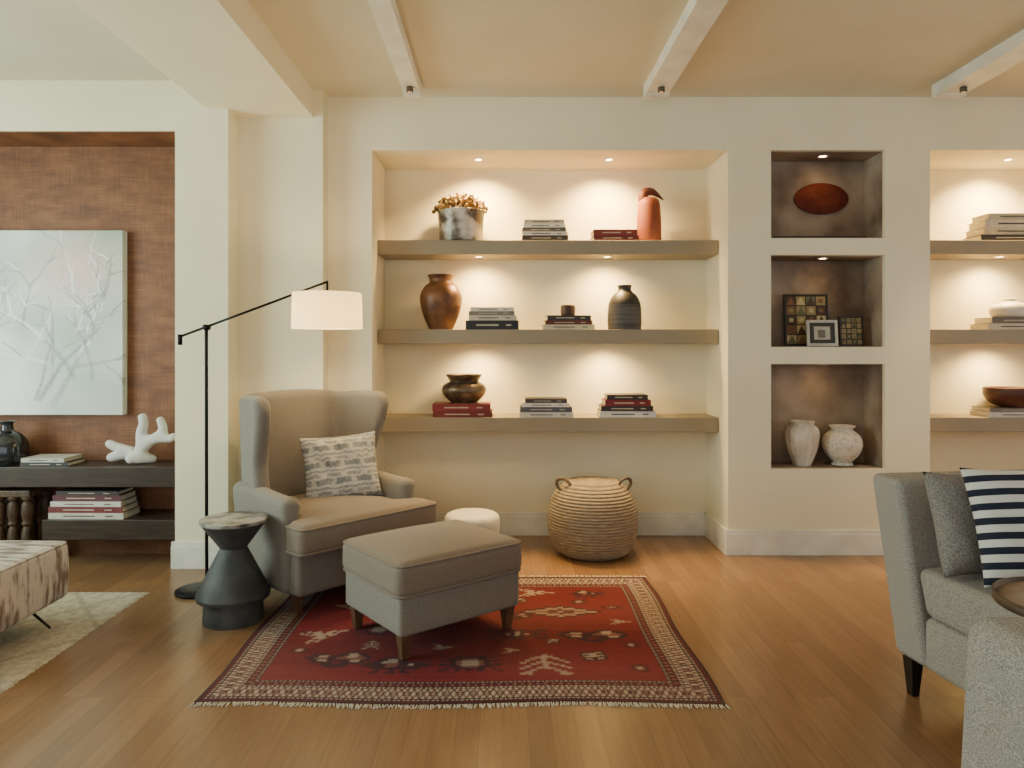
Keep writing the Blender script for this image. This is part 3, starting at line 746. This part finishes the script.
# ------------------------------------------------------------------ left alcove
def make_canvas():
    x0,x1,z0,z1=-.70,.655,0,1.165; s=.005; nx=int((x1-x0)/s)+1; nz=int((z1-z0)/s)+1
    xs=np.linspace(x0,x1,nx); zs=np.linspace(z0,z1,nz); XX,ZZ=np.meshgrid(xs,zs)
    rs=np.random.RandomState(11); fld=np.zeros_like(XX)
    for o_ in range(4):
        for _ in range(5):
            f_=(2.2*2**o_)*rs.uniform(.7,1.4); a=rs.uniform(0,6.28); ph=rs.uniform(0,6.28)
            fld+=np.sin(f_*(XX*math.cos(a)+ZZ*math.sin(a))+ph+1.4*np.sin(f_*.6*(ZZ*math.cos(a)-XX*math.sin(a))+ph))/(2**o_)
    fld=(fld-fld.min())/(fld.max()-fld.min())
    stops=np.array([lin((158,172,156)),lin((206,213,200)),lin((240,239,230)),lin((250,248,240))]); ps=[.05,.35,.55,.9]
    col=np.stack([np.interp(fld,ps,stops[:,c]) for c in range(3)],-1)
    pk=np.clip(1-np.sqrt(((XX-.36)/.42)**2+((ZZ-.92)/.30)**2),0,1)*.9; pink=np.array(lin((242,196,176)))
    col=col*(1-pk[...,None])+pink*pk[...,None]
    R=random.Random(21)
    def stroke(x,z,a,l,r,dep):
        n=14; P=[]; tone=np.array(lin(R.choice([(150,154,140),(176,180,166),(250,249,244),(132,136,124)])))
        op=R.uniform(.35,.7)
        for i in range(n+1):
            P.append((x,z)); x+=math.cos(a)*l/n; z+=math.sin(a)*l/n; a+=R.uniform(-.16,.16)
        for i in range(n):
            (ax,az),(bx,bz)=P[i],P[i+1]; w=r*(1-.75*i/n)
            i0=max(0,int((min(ax,bx)-x0-3*w)/s)-1); i1=min(nx,int((max(ax,bx)-x0+3*w)/s)+2); j0=max(0,int((min(az,bz)-z0-3*w)/s)-1); j1=min(nz,int((max(az,bz)-z0+3*w)/s)+2)
            if i0>=i1 or j0>=j1: continue
            px_=XX[j0:j1,i0:i1]-ax; pz_=ZZ[j0:j1,i0:i1]-az; dx,dz=bx-ax,bz-az; L=dx*dx+dz*dz
            t=np.clip((px_*dx+pz_*dz)/L,0,1); d=np.hypot(px_-t*dx,pz_-t*dz)
            m=(op*np.clip(1.4-d/w,0,1))[...,None]
            col[j0:j1,i0:i1]=col[j0:j1,i0:i1]*(1-m)+tone*m
        if dep<3:
            for _ in range(2):
                q=P[R.randrange(4,n)]; stroke(q[0],q[1],a+R.uniform(-.9,.9),l*.62,r*.7,dep+1)
    for _ in range(12): stroke(R.uniform(-.7,.55),R.uniform(0,.5),R.uniform(.8,2.3),R.uniform(.35,.7),R.uniform(.008,.020),0)
    n=nx*nz; y=-.058
    co=np.stack([XX,np.full_like(XX,y),ZZ],-1).reshape(-1,3)
    I=np.arange(n).reshape(nz,nx); q=np.stack([I[:-1,:-1],I[:-1,1:],I[1:,1:],I[1:,:-1]],-1).reshape(-1,4)
    ring=np.array(list(I[0,:])+list(I[1:,-1])+list(I[-1,-2::-1])+list(I[-2:0:-1,0])); back=co[ring].copy(); back[:,1]=-.003
    m_=len(ring); li=np.arange(m_)+n; sk=np.stack([ring,li,np.roll(li,-1),np.roll(ring,-1)],-1)
    allco=np.concatenate([co,back]); faces=np.concatenate([q,sk])
    me=bpy.data.meshes.new('canvas'); me.vertices.add(len(allco)); me.vertices.foreach_set('co',allco.ravel())
    me.loops.add(faces.size); me.loops.foreach_set('vertex_index',faces.ravel().astype(np.int32))
    me.polygons.add(len(faces)); me.polygons.foreach_set('loop_start',(np.arange(len(faces))*4).astype(np.int32)); me.update(calc_edges=True)
    at=me.color_attributes.new('Col','FLOAT_COLOR','POINT'); cc=np.ones((len(allco),4)); cc[:n,:3]=np.clip(col.reshape(-1,3),0,1); cc[n:,:3]=lin((232,228,216)); at.data.foreach_set('color',cc.ravel())
    me.materials.append(attr_mat('abstract_paint',.25,.05,80,spec=.5))
    return me
pa=empty('abstract_painting',(-3.06,4.6,.89))
cv=bpy.data.objects.new('canvas',make_canvas()); SC.collection.objects.link(cv); cv.parent=pa
top(pa,'large pale abstract canvas with faint branch-like brush marks','painting')
o=MB().box(-4.39,-1.965,4.30,4.598,.48,.60).build('floating_shelf',darkwood,bevel=.003); top(o,'long espresso-stained floating shelf under the painting','shelf','dark shelves')
o=MB().box(-2.76,-1.965,4.30,4.598,.165,.285).build('floating_shelf',darkwood,bevel=.003); top(o,'short espresso-stained lower floating shelf holding books','shelf','dark shelves')
stack(95,4.42,.285,[(74,6,(206,198,184),CR),(73,6,(118,50,52),RD),(70,5,(212,206,196),'off-white'),(67,6,(98,52,62),'plum'),(62,4,(66,58,58),DK)],'on the dark lower shelf','books on the dark lower shelf')
stack(53,4.42,.60,[(46,4,(58,56,56),'black'),(42,4,(196,190,180),CR)],'on the dark upper shelf','books on the dark upper shelf')
vase('glass_bottle',7,4.42,.60,[(0,0),(.10,0),(.115,.012),(.12,.06),(.112,.13),(.08,.18),(.04,.205),(.034,.225),(.034,.25),(.045,.262),(.035,.262),(.026,.24),(.026,.21),(0,.2)],M('smoked_glass',(34,36,40),.08,0,spec=.8),'squat smoked black glass bottle vase')
def skin_obj(name,nodes,edges,mat,loc):
    me=bpy.data.meshes.new(name); me.from_pydata([n[:3] for n in nodes],edges,[])
    ob=bpy.data.objects.new(name,me); SC.collection.objects.link(ob)
    ob.modifiers.new('s','SKIN').use_smooth_shade=True
    for i,n in enumerate(nodes): me.skin_vertices[0].data[i].radius=(n[3],n[3])
    me.skin_vertices[0].data[0].use_root=True
    sb=ob.modifiers.new('ss','SUBSURF'); sb.levels=2; sb.render_levels=2
    dg=bpy.context.evaluated_depsgraph_get(); m2=bpy.data.meshes.new_from_object(ob.evaluated_get(dg))
    ob.modifiers.clear(); ob.data=m2; m2.materials.clear(); m2.materials.append(mat)
    for p in m2.polygons: p.use_smooth=True
    zmin=min(v.co.z for v in m2.vertices)
    ob.location=(loc[0],loc[1],loc[2]-zmin); return ob
nd=[(0,0,.055,.044),(-.07,.02,.07,.040),(-.14,.0,.05,.038),(-.20,0,.03,.030),(-.16,0,.11,.030),(-.205,0,.135,.027),(.05,0,.035,.036),(.10,.03,.02,.028),(.03,0,.115,.040),(.012,0,.19,.035),(.035,0,.25,.031),(.015,0,.31,.027),(.085,0,.155,.033),(.14,0,.165,.030),(.20,0,.15,.027),(.23,0,.185,.023),(.15,0,.225,.028),(.125,0,.29,.024),(-.05,-.06,.025,.028)]
ed=[(0,1),(1,2),(2,3),(1,4),(4,5),(0,6),(6,7),(0,8),(8,9),(9,10),(10,11),(8,12),(12,13),(13,14),(14,15),(13,16),(16,17),(0,18)]
o=skin_obj('coral_sculpture',nd,ed,M('matte_white_resin',(232,228,218),.6),(X(138,4.43),4.44,.60)); top(o,'white branching coral-like sculpture on the dark shelf','sculpture')
cs=empty('carved_wooden_stand',(X(14,4.42),4.44,0))
cw_=M('carved_brown_wood',(92,68,50),.5,rgb2=(54,38,28),vs=8,st=(4,4,1))
MB().box(-.16,.16,-.12,.12,0,.05).build('base',cw_,cs,bevel=.006); MB().box(-.16,.16,-.12,.12,.415,.455).build('top_board',cw_,cs,bevel=.006)
up=MB().lathe(prof([(0,.05),(.030,.05),(.032,.07),(.022,.085),(.030,.11),(.033,.17),(.026,.22),(.020,.235),(.030,.25),(.026,.27),(.033,.32),(.029,.37),(.021,.385),(.031,.40),(.030,.415),(0,.415)],4),20).build('upright',cw_,cs)
up.location=(-.125,-.085,0)
for i in range(4):
    for yy in (-.085,.085):
        if i==0 and yy<0: continue
        u2=up.copy(); u2.location=(-.125+i*.0833,yy,0); u2.parent=cs; SC.collection.objects.link(u2)
top(cs,'dark carved brown wooden stand with turned uprights under the shelf','stand')

# bench
be=empty('upholstered_bench',(-2.68,3.06,.0105))
hide=M('streaked_ikat_fabric',(204,194,184),.9,rgb2=(128,110,100),vs=5,st=(1.1,6,1.6),detail=6,lo=.40,hi=.56,bump=.2,bs=60)
def bfn(x,y,z):
    q=(1-(x/.66)**2)*(1-(y/.38)**2)
    if z>.33: z+=.014*q
    f_=math.sin(math.pi*max(0,min(1,(z-.13)/.26)))
    return (x*(1+.008*f_),y*(1+.01*f_),z)
bb=MB().soft((1.25,.70,.265),.028,(0,0,.2575),bfn,(12,10,3),4)
bb.tube(rr_path(.620,.345,.382,.03,(0,0),bfn),.005,6,True)
bb.build('seat',hide,be)
fm=MB(); fm.box(-.58,.58,-.31,-.295,.111,.127); fm.box(-.58,.58,.295,.31,.111,.127); fm.box(-.58,-.565,-.295,.295,.111,.127); fm.box(.565,.58,-.295,.295,.111,.127)
fm.build('frame',black_metal,be,bevel=.002)
for x in (-.565,.565):
    for y in (-.16,.16):
        s1=1 if y>0 else -1
        MB().tube([(x,y,.119),(x+.015*(1 if x>0 else -1),y+.11*s1,.004)],[.007,.0055],8).build('leg',black_metal,be)
top(be,'low bench in cream and taupe streaked fabric with slim dark legs','bench')

# ------------------------------------------------------------------ sofa
so=empty('sofa',(1.50,2.77,0),math.radians(8))
blk=M('black_wood',(24,22,21),.35)
MB().soft((1.97,.57,.19),.025,(.99,-.435,.235),None,(10,5,2)).build('base',tweed_m,so)
def sbf(x,y,z):
    t=(z-.14)/.66
    return (x,y+.15*t ,z)
MB().soft((1.98,.17,.665),.03,(.99,-.085,.4725),sbf,(10,4,10),4).build('backrest',tweed_m,so)
for i in range(2):
    def scf(x,y,z,i=i):
        if z>.44: z+=.012*(1-((x-.50-.985*i)/.49)**2)
        if y>-.25: y+=.06*max(0,(z-.3)/.2)
        return (x,y,z)
    MB().soft((.975,.575,.17),.035,(.497+.985*i,-.445,.41),scf,(8,6,2),4).build('seat_cushion',tweed_m,so)
for x in (.035,1.92):
    for y in (-.06,-.62): MB().leg(x,y,0,.142,.015,.026).build('leg',blk,so,bevel=.003)
top(so,'light grey tweed armless sofa with tapered black legs','sofa')
o=finish(pillow(.38,.37,.12).build('throw_pillow',tweed2_m)); o.location=(1.71,2.59,.677); o.rotation_euler=Euler((math.radians(-18),math.radians(2),math.radians(10)),'XYZ'); top(o,'plain grey tweed pillow leaning on the sofa back','pillow')
o=finish(pillow(.42,.40,.13,40).build('throw_pillow',stripe_mat('navy_white_stripe',2,.048,.48,(32,38,56),(226,224,218)))); o.location=(1.80,2.43,.708); o.rotation_euler=Euler((math.radians(-19),math.radians(-2),math.radians(-6)),'XYZ'); top(o,'navy and white striped pillow on the grey sofa','pillow')

# small round table by the sofa
tb=empty('round_tray_table',(1.46,1.80,0))
MB().lathe([(0,.645),(.187,.645),(.198,.648),(.20,.652),(.20,.672),(.194,.672),(.192,.656),(0,.656)],64,mif=lambda z:0).build('tray',C((74,58,46),.4),tb)
MB().lathe([(0,.6562),(.19,.6562),(.19,.662),(0,.662)],64).build('table_top',M('warm_grey_stone',(176,160,144),.3,rgb2=(146,130,116),vs=8,detail=7),tb)
MB().lathe(prof([(0,0),(.14,0),(.145,.012),(.03,.03),(.018,.1),(.018,.5),(.04,.63),(.04,.645)],4),32).build('pedestal',black_metal,tb)
top(tb,'small round tray table with thin dark rim','side table')
# angular lounge chair seen from its back corner
bc=empty('lounge_chair',(.875,.74,0),math.radians(90))
def lbf(x,y,z):
    t=(z-.12)/.66
    return (x,y-.035*t,z)
MB().soft((.70,.16,.665),.045,(.35,-.08,.4475),lbf,(8,3,8),4).build('backrest',tweed_m,bc)
MB().soft((.70,.50,.18),.03,(.35,-.40,.22),None,(6,6,2)).build('base',tweed_m,bc)
for xx in (.055,.645):
    MB().soft((.11,.50,.44),.035,(xx,-.405,.35),None,(2,6,6),4).build('armrest',tweed_m,bc)
MB().soft((.47,.48,.15),.035,(.35,-.42,.385),None,(6,6,2),4).build('seat_cushion',tweed_m,bc)
for x in (.06,.64):
    for y in (-.06,-.60): MB().leg(x,y,0,.13,.015,.026).build('leg',blk,bc,bevel=.003)
top(bc,'boxy light grey tweed lounge chair seen from behind','armchair')

# ------------------------------------------------------------------ lights
def area(loc,rot,size,energy,color,sy=None):
    L=bpy.data.lights.new('area','AREA'); L.energy=energy; L.color=color; L.shape='RECTANGLE'; L.size=size; L.size_y=sy or size
    o=bpy.data.objects.new('area_light',L); o.location=loc; o.rotation_euler=rot; SC.collection.objects.link(o); return o
r=math.radians
area((-4.2,2.4,1.6),(r(90),0,r(-90)),2.2,130,(.76,.98,.93),2.0)
area((-1.0,-2.6,1.7),(r(90),0,0),5.5,54,(.94,.98,1.0),2.2)
area((4.9,1.8,1.5),(r(90),0,r(90)),2.4,38,(.94,.97,1.0),1.8)
wd_=bpy.data.worlds.new('world'); SC.world=wd_; wd_.use_nodes=True
wd_.node_tree.nodes['Background'].inputs['Color'].default_value=(.84,.91,1,1); wd_.node_tree.nodes['Background'].inputs['Strength'].default_value=.32

cam=bpy.data.cameras.new('camera'); co=bpy.data.objects.new('camera',cam); SC.collection.objects.link(co)
co.location=(0,0,CAMH); co.rotation_euler=(math.radians(90),0,0); cam.lens=36*F/1024; cam.sensor_width=36
cam.shift_x=8/1024; cam.shift_y=-34/1024; cam.clip_start=.05
SC.camera=co
